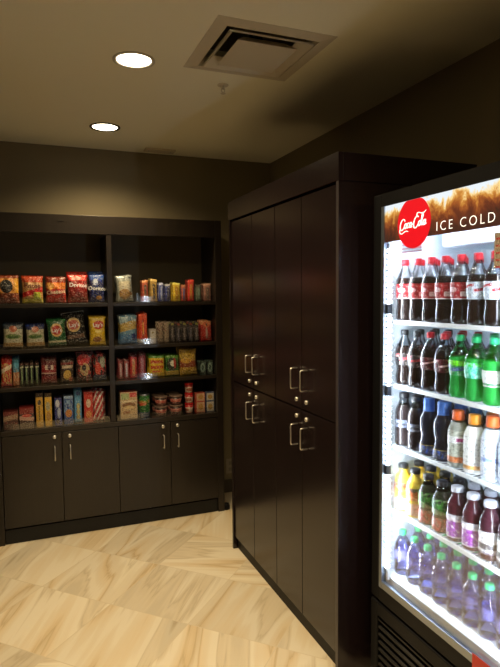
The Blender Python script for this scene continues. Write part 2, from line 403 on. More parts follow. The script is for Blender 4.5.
# ---------------------------------------------------------------- tall cabinets
CXF = 1.172
ys = [1.985, 2.312, 2.608, 2.920, 3.255]
def handle_y(y, z0, z1, par, off):
    bm = bmesh.new(); x = CXF; p = x - .036
    pts = [(x, y, z1), (p + .008, y, z1), (p + .002, y, z1 - .002), (p, y, z1 - .009), (p, y, z0 + .009), (p + .002, y, z0 + .002), (p + .008, y, z0), (x, y, z0)]
    tube(bm, [(a - off[0], b - off[1], c - off[2]) for a, b, c in pts], .0034, 8)
    return mesh_obj('handle', bm, M_CHROME, par, True)
def lock_y(y, z, par, off):
    bm = bmesh.new(); n = 14
    R = [[bm.verts.new((CXF - d - off[0], y + r * cos(2 * pi * k / n) - off[1], z + r * sin(2 * pi * k / n) - off[2])) for k in range(n)] for d, r in ((0, .010), (.006, .010), (.009, .006))]
    for P, Q in zip(R, R[1:]):
        for k in range(n): bm.faces.new((P[k], Q[k], Q[(k + 1) % n], P[(k + 1) % n]))
    bm.faces.new(R[2][::-1]); return mesh_obj('lock', bm, M_CHROME, par, True)
for a, m_, b, lab in ((ys[0], ys[1], ys[2], 'near tall dark brown storage cabinet with four doors, beside the drinks cooler'),
                      (ys[2], ys[3], ys[4], 'far tall dark brown storage cabinet with four doors, closest to the bookcase')):
    cy = (a + b) / 2; off = (1.53, cy, 0)
    c = empty('tall_cabinet', off, lab, 'cabinet', 'tall storage cabinets along the right wall')
    boxo('carcass', (CXF + .0205 - 1.53, 1.85 - 1.53, a + .001 - cy, b - .001 - cy, .086, 2.062), M_LAM, c)
    boxo('toe_kick', (CXF + .022 - 1.53, 1.85 - 1.53, a + .001 - cy, b - .001 - cy, 0, .0855), M_TOE, c)
    for (p, q, hy) in ((a + .0025, m_ - .0025, m_ - .054), (m_ + .0025, b - .0025, m_ + .046)):
        for z0, z1, hz0, hz1, lz in ((.084, 1.073, .903, 1.001, 1.039), (1.081, 2.055, 1.172, 1.268, 1.118)):
            d = boxo('door', (CXF - 1.53, CXF + .02 - 1.53, p - cy, q - cy, z0, z1), M_LAM, c, .0012)
            handle_y(hy - (.022 if m_ > 2.7 else 0), hz0, hz1, d, off); lock_y(hy + .006, lz, d, off)
CT = 2.063
t = empty('end_panel', (1.53, 1.975, 0), 'plain dark end panel of the tall cabinets facing the drinks cooler', 'panel')
boxo('panel_board', (CXF - .009 - 1.53, 1.86 - 1.53, -.0095, .0095, 0, CT), M_LAM, t, .001)
boxo('edge_strip', (CXF - .0105 - 1.53, CXF - .0095 - 1.53, -.0095, .0095, 0, CT), mat('paler edge', (.045, .038, .04), .3), t)  # paler strip down the panel's front edge
t = empty('end_panel', (1.53, 3.266, 0), 'narrow dark end panel of the tall cabinets on the bookcase side', 'panel')
boxo('panel_board', (CXF - .009 - 1.53, 1.86 - 1.53, -.0095, .0095, 0, CT), M_LAM, t, .001)
t = empty('cornice', (1.53, 2.62, CT + .001), 'dark flat cornice board running along the top of the tall cabinets', 'cornice')
a, b = 1.963 - 2.62, 3.277 - 2.62
boxo('fascia', (CXF - .013 - 1.53, CXF + .009 - 1.53, a, b, .0, .112), M_LAM, t, .0015)
boxo('return_board', (CXF + .0095 - 1.53, 1.86 - 1.53, a, a + .02, .0, .112), M_LAM, t, .0015)
boxo('return_board', (CXF + .0095 - 1.53, 1.86 - 1.53, b - .02, b, .0, .112), M_LAM, t, .0015)
boxo('dust_cover', (CXF + .0095 - 1.53, 1.86 - 1.53, a + .0205, b - .0205, .09, .10), M_LAM, t)

# ---------------------------------------------------------------- drinks cooler
FX, FY0, FY1, FZ = 1.265, 1.10, 1.876, 1.991
fr = empty('display_cooler', (1.55, 1.5, 0), 'tall black glass-door drinks cooler with lit header sign and full shelves', 'cooler')
def F(*d): return (d[0] - 1.55, d[1] - 1.55, d[2] - 1.5, d[3] - 1.5, d[4], d[5])
def fpart(name, d, m, bev=0, parent=fr): return boxo(name, F(*d), m, parent, bev)
IX0, IX1, IY0, IY1, IZ0, IZ1 = 1.318, 1.775, 1.14, 1.846, .490, 1.936
bm = bmesh.new()
for d in ((1.30, 1.845, FY0, IY0 - .008, .04, FZ), (1.30, 1.845, IY1 + .008, FY1, .04, FZ), (IX1 + .008, 1.845, IY0 - .008, IY1 + .008, .04, FZ),
          (1.30, IX1 + .008, IY0 - .008, IY1 + .008, IZ1 + .008, FZ), (1.30, IX1 + .008, IY0 - .008, IY1 + .008, .375, IZ0 - .008)):
    box(bm, *F(*d))
mesh_obj('outer_case', bm, M_BLACK, fr)
bm = bmesh.new()
for d in ((1.302, IX1, IY0 - .007, IY0, IZ0, IZ1), (1.302, IX1, IY1, IY1 + .007, IZ0, IZ1), (IX1, IX1 + .007, IY0, IY1, IZ0, IZ1),
          (1.302, IX1, IY0, IY1, IZ1, IZ1 + .007), (1.302, IX1, IY0, IY1, IZ0 - .007, IZ0)):
    box(bm, *F(*d))
mesh_obj('liner', bm, M_LINER, fr)
fpart('fan_cover', (1.52, 1.774, 1.2, 1.79, 1.79, 1.935), mat('pale blue fan cover', (.70, .79, .90), .4), .015)
# door
dr = fpart('door', (FX, 1.299, FY1 - .0001, FY1 - .056, .392, FZ), M_BLACK, .004)
bm = bmesh.new()
box(bm, *F(FX, 1.299, FY0, FY0 + .056, .392, FZ), bev=.004)
box(bm, *F(FX, 1.299, FY0 + .056, FY1 - .056, 1.943, FZ)); box(bm, *F(FX, 1.299, FY0 + .056, FY1 - .056, .392, .449))
mesh_obj('door_frame', bm, M_BLACK, dr)
boxo('gasket', F(1.2992, 1.3015, IY0, IY1, .457, .4895), mat('grey gasket', (.55, .58, .62), .5), dr)
gy0, gy1 = FY0 + .057, FY1 - .057
bm = bmesh.new()
box(bm, *F(FX - .003, FX + .010, gy1 - .018, gy1, .450, 1.942)); box(bm, *F(FX - .003, FX + .010, gy0, gy0 + .018, .450, 1.942))
box(bm, *F(FX - .003, FX + .010, gy0 + .018, gy1 - .018, .450, .479), bev=.002)
mesh_obj('metal_trim', bm, M_STEEL, dr)
bm = bmesh.new(); box(bm, *F(FX + .004, FX + .008, gy0 + .018, gy1 - .018, .479, 1.808)); mesh_obj('glass_pane', bm, M_GLASS, dr)
bm = bmesh.new()
tube(bm, [(FX - 1.55, 1.14 - 1.5, .95), (FX - .04 - 1.55, 1.14 - 1.5, .96), (FX - .045 - 1.55, 1.14 - 1.5, 1.0), (FX - .045 - 1.55, 1.14 - 1.5, 1.35), (FX - .04 - 1.55, 1.14 - 1.5, 1.39), (FX - 1.55, 1.14 - 1.5, 1.4)], .011, 10)
mesh_obj('door_handle', bm, M_BLACK, dr, True)
# header sign
def sign_material():
    t = NT('iced cola sign print'); u, v = t.uv()
    n1 = t.noise(t._uvv, 7, 5, .6, .8); mp = t.new('ShaderNodeMapping'); mp.inputs['Scale'].default_value = (1.3, .8, 1); t.l.new(t._uvv, mp.inputs[0])
    n2 = t.noise(mp.outputs[0], 1.9, 5, .6, 1.0)
    h = t.math('ADD', t.math('MULTIPLY', v, .72), t.math('ADD', t.math('MULTIPLY', n2, .75), t.math('MULTIPLY', n1, .15)))
    h = t.math('ADD', h, t.math('MULTIPLY_ADD', u, -.03, -.05))
    c = t.ramp(h, [(.40, (.05, .010, .005)), (.62, (.14, .024, .007)), (.76, (.36, .09, .014)), (.86, (.70, .30, .05)), (.93, (1.0, .74, .32)), (1.0, (.85, .93, 1.0))])
    t.put(t.b.inputs['Base Color'], (.02, .02, .02)); t.put(t.b.inputs['Emission Color'], c); t.b.inputs['Emission Strength'].default_value = 1.0
    t.b.inputs['Roughness'].default_value = .25
    return t.m
bm = bmesh.new(); uvl = bm.loops.layers.uv.verify()
box(bm, *F(FX + .002, FX + .012, gy0 + .018, gy1 - .018, 1.808, 1.942))
for f in bm.faces:
    for l in f.loops: l[uvl].uv = ((gy1 - (l.vert.co.y + 1.5)) / .145, (l.vert.co.z - 1.808) / .134)
sg = mesh_obj('header_sign', bm, sign_material(), dr)
M_RED = mat('backlit red disc', (.35, .0, .0), .35, emit=(.60, .006, .014), strength=.95)
M_SIGNW = mat('backlit white letters', (.9, .9, .9), .4, emit=(1, .97, .95), strength=.95)
bm = bmesh.new(); n = 48; R = .0895; cyd, czd = 1.631, 1.862
A = [(FX - .0005, cyd + R * cos(2 * pi * k / n), min(czd + R * sin(2 * pi * k / n), 1.9415)) for k in range(n)]
va = [bm.verts.new((x - 1.55, y - 1.5, z)) for x, y, z in A]; vb = [bm.verts.new((x + .0022 - 1.55, y - 1.5, z)) for x, y, z in A]
bm.faces.new(va); bm.faces.new(vb[::-1])
for k in range(n): bm.faces.new((va[k], vb[k], vb[(k + 1) % n], va[(k + 1) % n]))
disc = mesh_obj('sign_disc', bm, M_RED, sg)
# script word mark drawn with a pen of changing width
def ell(cx, cy, rx, ry, a0, a1, sl=.25, n=12):
    out = []
    for k in range(n + 1):
        a = radians(a0 + (a1 - a0) * k / n); yy = ry * sin(a); out.append((cx + rx * cos(a) + sl * yy, cy + yy))
    return out
strokes = [
    ell(1.25, 2.0, .85, 1.35, 30, 330), [(.42, 1.2), (.15, .5), (.35, -.05), (1.1, -.25), (1.9, .15), (2.7, .3), (3.4, .05)],
    ell(2.35, 1.55, .38, .62, 100, 470), ell(3.25, 1.6, .36, .6, 45, 320), ell(4.1, 1.6, .36, .6, 40, 400),
    [(4.65, 2.25), (4.45, 1.4), (4.5, 1.0), (4.85, 1.05)], [(4.8, 1.65), (5.3, 1.75)],
    ell(6.2, 2.0, .85, 1.4, 50, 330), [(6.75, 3.1), (6.4, 3.6), (6.5, 4.05), (7.1, 4.2), (8.0, 3.85), (8.9, 3.9), (9.6, 4.35)],
    ell(7.35, 1.55, .38, .62, 100, 470), [(7.95, 1.9), (8.5, 3.1), (8.55, 3.6), (8.3, 3.6), (8.05, 2.4), (8.0, 1.3), (8.2, .95), (8.5, 1.2)],
    ell(8.95, 1.55, .36, .6, 40, 400), [(9.5, 2.2), (9.3, 1.4), (9.35, 1.0), (9.8, 1.25)]]
bm = bmesh.new(); sc = .0154
for i_s, st in enumerate(strokes):
    L = []; n = len(st)
    for i, p in enumerate(st):
        q0, q1 = Vector(st[max(i - 1, 0)]), Vector(st[min(i + 1, n - 1)]); d = (q1 - q0).normalized(); nn = Vector((-d.y, d.x))
        w = .09 + .11 * abs(d.y) if n > 2 else .11
        if n > 3 and i in (0, n - 1): w *= .6
        L.append((Vector(p) + nn * w, Vector(p) - nn * w))
    vs = []
    for a, b in L:
        vs.append([bm.verts.new((FX - .0011 - .00003 * i_s - 1.55, cyd + .002 - (q.x - 5) * sc - 1.5, czd - .005 + (q.y - 1.7) * sc * .92 + (q.x - 5) * .0004)) for q in (a, b)])
    for P, Q in zip(vs, vs[1:]): bm.faces.new((P[0], P[1], Q[1], Q[0]))
mesh_obj('lettering', bm, M_SIGNW, disc)
def on_front(cy, cz, x=FX + .0008):
    return lambda a, b: Vector((x - 1.55, cy - a - 1.5, cz + b))
text_mesh('ICE COLD', .044, on_front(1.388, 1.833, FX + .0012), M_SIGNW, sg, space=1.38, bold=-.0006)
pk = printed('pink striped sticker', '#f7dfe6', [('stripe', 4.0, 0, .5, '#e0526f')])
def sticker(name, y0, y1, z0, z1, x, m, parent, label=None):
    bm = bmesh.new(); uvl = bm.loops.layers.uv.verify(); box(bm, *F(x, x + .001, y0, y1, z0, z1), bev=0)
    for f in bm.faces:
        for l in f.loops: l[uvl].uv = ((y1 - l.vert.co.y - 1.5) / (y1 - y0), (l.vert.co.z - z0) / (z1 - z0))
    o = mesh_obj(name, bm, m, parent)
    if label: o['label'] = label
    return o
pk.node_tree.nodes['Principled BSDF'].inputs['Alpha'].default_value = .55
sticker('sticker', 1.597, 1.711, 1.760, 1.808, FX + .009, pk, dr, 'pink striped sticker under the red disc')
sticker('sticker', 1.185, 1.265, 1.686, 1.788, FX + .003, printed('tan notice label', '#9c9484', [('stripe', 5, 0, .3, '#a8322c'), ('rect', 0, .08, 0, 1, '#9c9484')]), dr, 'tan notice sticker with red print')
sticker('sticker', 1.185, 1.312, .437, .487, FX - .0045, mat('red notice', (.55, .04, .03), .4), dr, 'red label on the bottom door rail')
# strips of light
for y in (IY1 - .022, IY0 + .022):
    bm = bmesh.new(); s = 1 if y > 1.5 else -1
    y = gy1 - .025 if s > 0 else gy0 + .025; pass
    for k in range(58):
        zc = .54 + k * .0217; lathe_c = F(1.3095, 1.3095, y, y, 0, 0)
        bm2 = bmesh.ops.create_uvsphere(bm, u_segments=8, v_segments=5, radius=.0085, matrix=Matrix.Translation((1.281 - 1.55, y - 1.5, zc)))
    st_ = mesh_obj('light_strip', bm, M_LED, fr)
    boxo('strip_backing', F(1.283, 1.292, y - .004, y + .006, .485, 1.80), M_WHITEP, st_)
    for zc in (1.555, 1.24, .93): boxo('strip_clip', F(1.271, 1.2925, y - .009, y + .009, zc - .02, zc + .02), mat('dark grey clip', (.04, .05, .07), .4), st_, .004)
for y, s in ((IY1 - .031, -1), (IY0 + .031, 1)):
    l = bpy.data.lights.new('strip_glow', 'AREA'); l.shape = 'RECTANGLE'; l.size = .012; l.size_y = 1.3; l.energy = LED_W; l.color = (.80, .89, 1.0)
    lo = bpy.data.objects.new('strip_lamp', l); COL.objects.link(lo); lo.parent = fr; lo.location = (1.293 - 1.55, (gy1 - .035 if s < 0 else gy0 + .035) - 1.5, 1.16)
    d = Vector((.80, s * .60, 0)); z_ = -d; y_ = Vector((0, 0, 1)); x_ = y_.cross(z_)
    lo.rotation_euler = Matrix((x_, y_, z_)).transposed().to_euler()
l = bpy.data.lights.new('added_top_glow', 'AREA'); l.shape = 'RECTANGLE'; l.size = .56; l.size_y = .02; l.energy = 3.5; l.color = (.78, .88, 1.0)  # added fill light without a fitting, brightens the cooler's upper back
lo = bpy.data.objects.new('added_top_fill', l); COL.objects.link(lo); lo.parent = fr; lo.location = (1.335 - 1.55, -.005, 1.925)
d = Vector((.75, 0, -.66)); z_ = -d.normalized(); x_ = Vector((0, 1, 0)); y_ = z_.cross(x_); lo.rotation_euler = Matrix((x_, y_, z_)).transposed().to_euler()
# shelves
FS = {1: 1.508, 2: 1.258, 3: 1.016, 4: .755, 5: .491}
for s in (1, 2, 3, 4):
    bm = bmesh.new(); z = FS[s]
    k = IY0 + .01
    while k < IY1 - .005:
        tube(bm, [(1.327 - 1.55, k - 1.5, z - .002), (1.76 - 1.55, k - 1.5, z - .002)], .0016, 5); k += .0187
    for x in (1.34, 1.48, 1.62, 1.755): tube(bm, [(x - 1.55, IY0 + .004 - 1.5, z - .0055), (x - 1.55, IY1 - .004 - 1.5, z - .0055)], .0024, 6)
    sh = mesh_obj('wire_shelf', bm, mat('white coated wire', (.75, .8, .85), .4), fr)
    bm = bmesh.new(); box(bm, *F(1.3235, 1.3265, IY0 + .003, IY1 - .003, z - .012, z + .003)); mesh_obj('price_strip', bm, M_WHITEP, sh)
bm = bmesh.new(); k = IY0 + .01
while k < IY1 - .005:
    tube(bm, [(1.325 - 1.55, k - 1.5, .4885), (1.76 - 1.55, k - 1.5, .4885)], .0016, 5); k += .0187
mesh_obj('wire_shelf', bm, mat('white coated wire', (.75, .8, .85), .4), fr)
# base grille
bm = bmesh.new()
box(bm, *F(1.262, 1.30, FY0, FY0 + .045, .04, .380), bev=.006); box(bm, *F(1.262, 1.30, FY1 - .045, FY1, .04, .380), bev=.006)
box(bm, *F(1.262, 1.30, FY0 + .045, FY1 - .045, .325, .380), bev=.004); box(bm, *F(1.262, 1.30, FY0 + .045, FY1 - .045, .04, .07))
gr = mesh_obj('grille_frame', bm, M_BLACK, fr)
bm = bmesh.new()
for k in range(8):
    z = .085 + k * .031
    vs = box(bm, *F(1.268, 1.296, FY0 + .046, FY1 - .046, z, z + .007))
    for v in vs:
        if v.co.x > 1.28 - 1.55: v.co.z += .014
mesh_obj('louver', bm, mat('grey black louver', (.010, .0095, .009), .45, spec=.25), gr)
fpart('compressor_cover', (1.32, 1.84, FY0 + .01, FY1 - .01, .045, .375), M_DARK)
for y in (FY0 + .05, FY1 - .05):
    for x in (1.33, 1.80):
        bm = bmesh.new(); lathe(bm, [(0, .02), (.01, .02), (.012, .012), (.04, .012)], 14, c=(x - 1.55, y - 1.5)); mesh_obj('foot', bm, M_BLACK, fr)

# ---------------------------------------------------------------- bottles
CONTOUR = [(0, .024), (.012, .030), (.04, .0335), (.14, .0345), (.24, .0315), (.30, .0305), (.36, .0325), (.44, .0352), (.60, .0355), (.67, .0335), (.74, .027), (.81, .0185), (.87, .0135), (.925, .012), (.935, .012)]
STRAIGHT = [(0, .028), (.015, .0325), (.05, .034), (.30, .034), (.32, .0325), (.36, .0325), (.38, .034), (.62, .034), (.68, .0325), (.76, .026), (.83, .0185), (.90, .0175), (.92, .0175)]
GRIP = [(0, .027), (.015, .032), (.05, .0335), (.20, .0335), (.30, .029), (.38, .029), (.46, .0335), (.58, .0345), (.66, .033), (.72, .027), (.78, .020), (.83, .018), (.85, .018)]
WATER = [(0, .026), (.015, .031), (.06, .0325), (.16, .0325), (.18, .031), (.20, .0325), (.33, .0325), (.35, .031), (.37, .0325), (.58, .0325), (.68, .030), (.78, .0225), (.87, .0135), (.92, .012), (.93, .012)]
PET = clear('clear bottle plastic', (.93, .95, .97), 1.5, .05)
COLA = mat('cola', (.010, .005, .004), .06, ior=1.4, spec=.8)
GREEN = mat('green soda', (.05, .55, .10), .05, trans=.55, ior=1.2)
GREENPET = clear('green bottle plastic', (.25, .85, .40), 1.5, .05)
WATERM = clear('bottled water', (.66, .69, .94), 1.8, .06)
WATERP = clear('bluish bottle plastic', (.80, .86, 1.0), 1.6, .05)
WLAB = mat('violet water label', (.22, .22, .62), .2); WLAB.node_tree.nodes['Principled BSDF'].inputs['Alpha'].default_value = .35
CAPM = {k: mat(k + ' cap plastic', v, .4) for k, v in dict(red='#c41626', black='#16161a', green='#1aa860', teal='#28b478', blue='#4472c0', navy='#26366e', orange='#e2652a', amber='#f0982c', white='#dcdce8').items()}
KIND = {
 'cola':   dict(p=CONTOUR, h=.236, liq=COLA, top=PET, fill=.70, cap='red', lab=(.36, .60), lm=printed('red cola label', '#9c0c18', [('rect', .36, .62, .40, .47, '#e8d8d8'), ('ell', .10, .50, .16, .035, '#e0b8b8'), ('band', .36, .372, '#f4f0f0')]), d='red-labelled cola bottle with red cap'),
 'diet':   dict(p=CONTOUR, h=.236, liq=COLA, top=PET, fill=.70, cap='red', lab=(.36, .60), lm=printed('silver cola label', '#c3ccd6', [('band', .46, .5, '#b02030', .08), ('blob', 18, .62, '#eef2f6')], .25, .2), d='silver-labelled diet cola bottle with red cap'),
 'zero':   dict(p=CONTOUR, h=.214, liq=COLA, top=PET, fill=.70, cap='black', lab=(.36, .58), lm=printed('black cola label', '#121214', [('band', .45, .49, '#a8202a', .08), ('blob', 16, .66, '#4a4a55')]), d='black-labelled cola bottle with black cap'),
 'cherry': dict(p=CONTOUR, h=.214, liq=COLA, top=PET, fill=.70, cap='red', lab=(.36, .58), lm=printed('maroon cola label', '#4a1420', [('band', .44, .47, '#e8c8cc', .1), ('blob', 14, .6, '#7a1f2e')]), d='maroon-labelled cola bottle with red cap'),
 'lime':   dict(p=CONTOUR, h=.214, liq=GREEN, top=GREENPET, fill=.66, cap='green', lab=(.36, .60), lm=printed('green soda label', '#2a8f4c', [('band', .52, .60, '#6fd820'), ('band', .42, .48, '#3f5a8c', .06)]), d='green soda bottle with dark green label'),
 'limew':  dict(p=CONTOUR, h=.214, liq=GREEN, top=GREENPET, fill=.66, cap='green', lab=(.36, .60), lm=printed('aqua soda label', '#4fd0a8', [('band', .54, .60, '#35d838'), ('blob', 14, .55, '#9af0dc')]), d='green soda bottle with pale aqua label'),
 'ginger': dict(p=CONTOUR, h=.214, liq=GREEN, top=GREENPET, fill=.66, cap='teal', lab=(.28, .52), lm=printed('white soda label', '#eef0ee', [('band', .30, .33, '#3a9a5a')]), d='green soda bottle with broad white label'),
 'tea':    dict(p=STRAIGHT, h=.208, liq=mat('dark tea', (.018, .012, .012), .08), top=PET, fill=.78, cap='black', lab=(.36, .5), lm=printed('smoky label', '#5b6274', [('band', .4, .44, '#22242e')]), d='dark drink bottle with black cap'),
 'sport':  dict(p=GRIP, h=.212, liq=mat('dark sports drink', (.014, .014, .024), .08), top=PET, fill=.9, cap='blue', tall=True, lab=(.05, .2), lm=printed('blue sport label', '#28304c', [('blob', 9, .55, '#3c62c4'), ('band', .19, .2, '#c8b040')]), d='dark sports bottle with tall blue cap'),
 'vita':   dict(p=STRAIGHT, h=.196, liq=mat('pale grey drink', (.45, .47, .42), .1, trans=.3), top=PET, fill=.8, cap='orange', tall=True, lab=(.10, .66), lm=printed('pink banded label', '#b9bdae', [('band', .44, .56, '#f2f2f2'), ('rect', .2, .8, .47, .53, '#c43c8c'), ('band', .10, .2, '#e0824a')]), d='pale drink bottle with orange cap'),
 'milk':   dict(p=STRAIGHT, h=.196, liq=mat('milky drink', (.85, .84, .80), .15), top=PET, fill=.8, cap='amber', tall=True, lab=(.08, .66), lm=printed('white drink label', '#f3f3f0', [('band', .08, .15, '#f0b060')]), d='white drink bottle with amber cap'),
 'bluew':  dict(p=STRAIGHT, h=.206, liq=mat('pale blue drink', (.62, .70, .82), .15), top=PET, fill=.8, cap='orange', tall=True, lab=(.08, .66), lm=printed('pale blue label', '#d5deee', [('band', .3, .36, '#8aa0d0')]), d='pale blue drink bottle with orange cap'),
 'juice':  dict(p=STRAIGHT, h=.186, liq=mat('yellow juice', (.75, .52, .06), .15, coat=.5), top=mat('yellow shoulder', (.80, .62, .10), .15, coat=.5), fill=.99, cap='black', lab=(.36, .62), lm=printed('orange fruit label', '#e07838', [('band', .54, .62, '#5a5040'), ('blob', 9, .55, '#c84818')]), low=printed('peach lower label', '#d8b8a4', [('blob', 8, .58, '#e0905c')]), d='yellow juice bottle with black cap'),
 'herb':   dict(p=STRAIGHT, h=.186, liq=mat('olive juice', (.03, .035, .02), .12), top=PET, fill=.8, cap='black', lab=(.36, .66), lm=printed('green fruit label', '#2c5a30', [('band', .58, .66, '#20221e'), ('blob', 9, .5, '#4a9a3c')]), low=printed('berry lower label', '#b83438', [('blob', 8, .5, '#6a3a2c'), ('blob', 12, .62, '#e8b0a0')]), d='dark juice bottle with green fruit label'),
 'berry':  dict(p=STRAIGHT, h=.190, liq=mat('berry juice', (.07, .016, .022), .1), top=mat('berry shoulder', (.08, .02, .028), .1), fill=.9, cap='white', lab=(.08, .50), lm=printed('white and purple label', '#efeaf2', [('rect', .0, 1, .10, .38, '#9a28b4'), ('blob', 11, .62, '#efeaf2', .1, .36)]), d='maroon juice bottle with purple label'),
 'grape':  dict(p=STRAIGHT, h=.190, liq=mat('grape juice', (.05, .014, .022), .1), top=mat('grape shoulder', (.06, .018, .026), .1), fill=.9, cap='white', lab=(.12, .50), lm=printed('white and grey label', '#ecebef', [('band', .2, .3, '#44404c'), ('band', .12, .16, '#8a8490')]), d='maroon juice bottle with grey banded label'),
 'water':  dict(p=WATER, h=.178, liq=WATERM, top=WATERP, fill=.74, cap='teal', lab=(.37, .58), lm=WLAB, low=None, d='small water bottle with teal cap'),
}
def make_bottle(k):
    K = KIND[k]; h = K['h']; fill = K['fill']
    fine = []
    P = K['p']
    for (z0, r0), (z1, r1) in zip(P, P[1:]):
        fine.append((z0, r0))
        if z0 < fill < z1: t_ = (fill - z0) / (z1 - z0); fine.append((fill, r0 + (r1 - r0) * t_))
    fine.append(P[-1])
    bm = bmesh.new(); lathe(bm, [(z * h, r) for z, r in fine], 20, lambda z: 0 if z < fill * h else 1, h)
    o = mesh_obj('drink_bottle', bm, [K['liq'], K['top']])
    o.data.polygons.foreach_set('use_smooth', [True] * len(o.data.polygons))
    zt, rt = P[-1]; r = rt + .0025; z0 = zt - .035
    if K.get('tall'): z0 = zt - .09; r = rt + .002
    if k in ('juice', 'herb', 'berry', 'grape', 'tea'): z0 = zt - .02
    bm = bmesh.new(); lathe(bm, [(z0 * h, r), (z0 * h + .003, r + .0004), (h - .003, r), (h - .001, r - .0012), (h, r - .003)], 18); mesh_obj('cap', bm, CAPM[K['cap']], o, True)
    def rad(z):
        for (a, ra), (b, rb) in zip(P, P[1:]):
            if a <= z <= b: return ra + (rb - ra) * (z - a) / (b - a)
        return P[-1][1]
    def sleeve(a, b, m, name='label_wrap'):
        bm = bmesh.new(); uvl = bm.loops.layers.uv.verify(); n = 24
        zs = sorted({a, b} | {z for z, _ in P if a < z < b}); R = []
        for z in zs: R.append([bm.verts.new(((rad(z) + .0006) * cos(2 * pi * q / n), (rad(z) + .0006) * sin(2 * pi * q / n), z * h)) for q in range(n)])
        for i, (A, B) in enumerate(zip(R, R[1:])):
            for q in range(n):
                f = bm.faces.new((A[q], A[(q + 1) % n], B[(q + 1) % n], B[q])); f.smooth = True
                for l, (qq, zz) in zip(f.loops, ((q, zs[i]), (q + 1, zs[i]), (q + 1, zs[i + 1]), (q, zs[i + 1]))): l[uvl].uv = ((qq * 2 / n) % 1 if qq * 2 / n != 1 and qq * 2 / n != 2 else 1, zz)
        return mesh_obj(name, bm, m, o, True)
    sleeve(*K['lab'], K['lm'])
    if K.get('low'): sleeve(.05, .30, K['low'], 'lower_label')
    return o
ORD = ['leftmost', 'second', 'third', 'fourth', 'fifth', 'sixth', 'seventh', 'eighth']
rows = {1: ['cola'] * 5 + ['diet'] * 3, 2: ['zero', 'zero', 'cherry', 'cherry', 'lime', 'limew', 'ginger', 'ginger'],
        3: ['tea', 'tea', 'sport', 'sport', 'vita', 'milk', 'bluew', 'bluew'], 4: ['juice', 'juice', 'herb', 'herb', 'berry', 'berry', 'grape', 'grape'], 5: ['water'] * 8}
shelfn = {1: 'top', 2: 'second', 3: 'third', 4: 'fourth', 5: 'bottom'}
protos = {}
for s, ks in rows.items():
    for dpt in range(3):
        for i, k in enumerate(ks):
            if s == 3 and dpt and i == 4: k = 'sport'
            if s == 3 and dpt and i == 5: k = 'vita'
            y = 1.808 - .0755 * i + random.uniform(-.0015, .0015) + (.004 if s == 3 else 0) * 0; x = 1.3665 + dpt * .0755 + random.uniform(-.001, .001)
            if k not in protos: o = protos[k] = make_bottle(k)
            else: o = dup(protos[k])
            o.location = (x, y, FS[s] + .0008); o.rotation_euler = (0, 0, random.uniform(-.5, .5) + pi)
            place = ORD[i] + (' from the left' if i else '')
            where = ['front row', 'middle row', 'back row'][dpt]
            tag(o, '%s, %s shelf, %s, %s' % (KIND[k]['d'], shelfn[s], where, place), 'bottle', 'drinks on the %s shelf of the cooler' % shelfn[s])

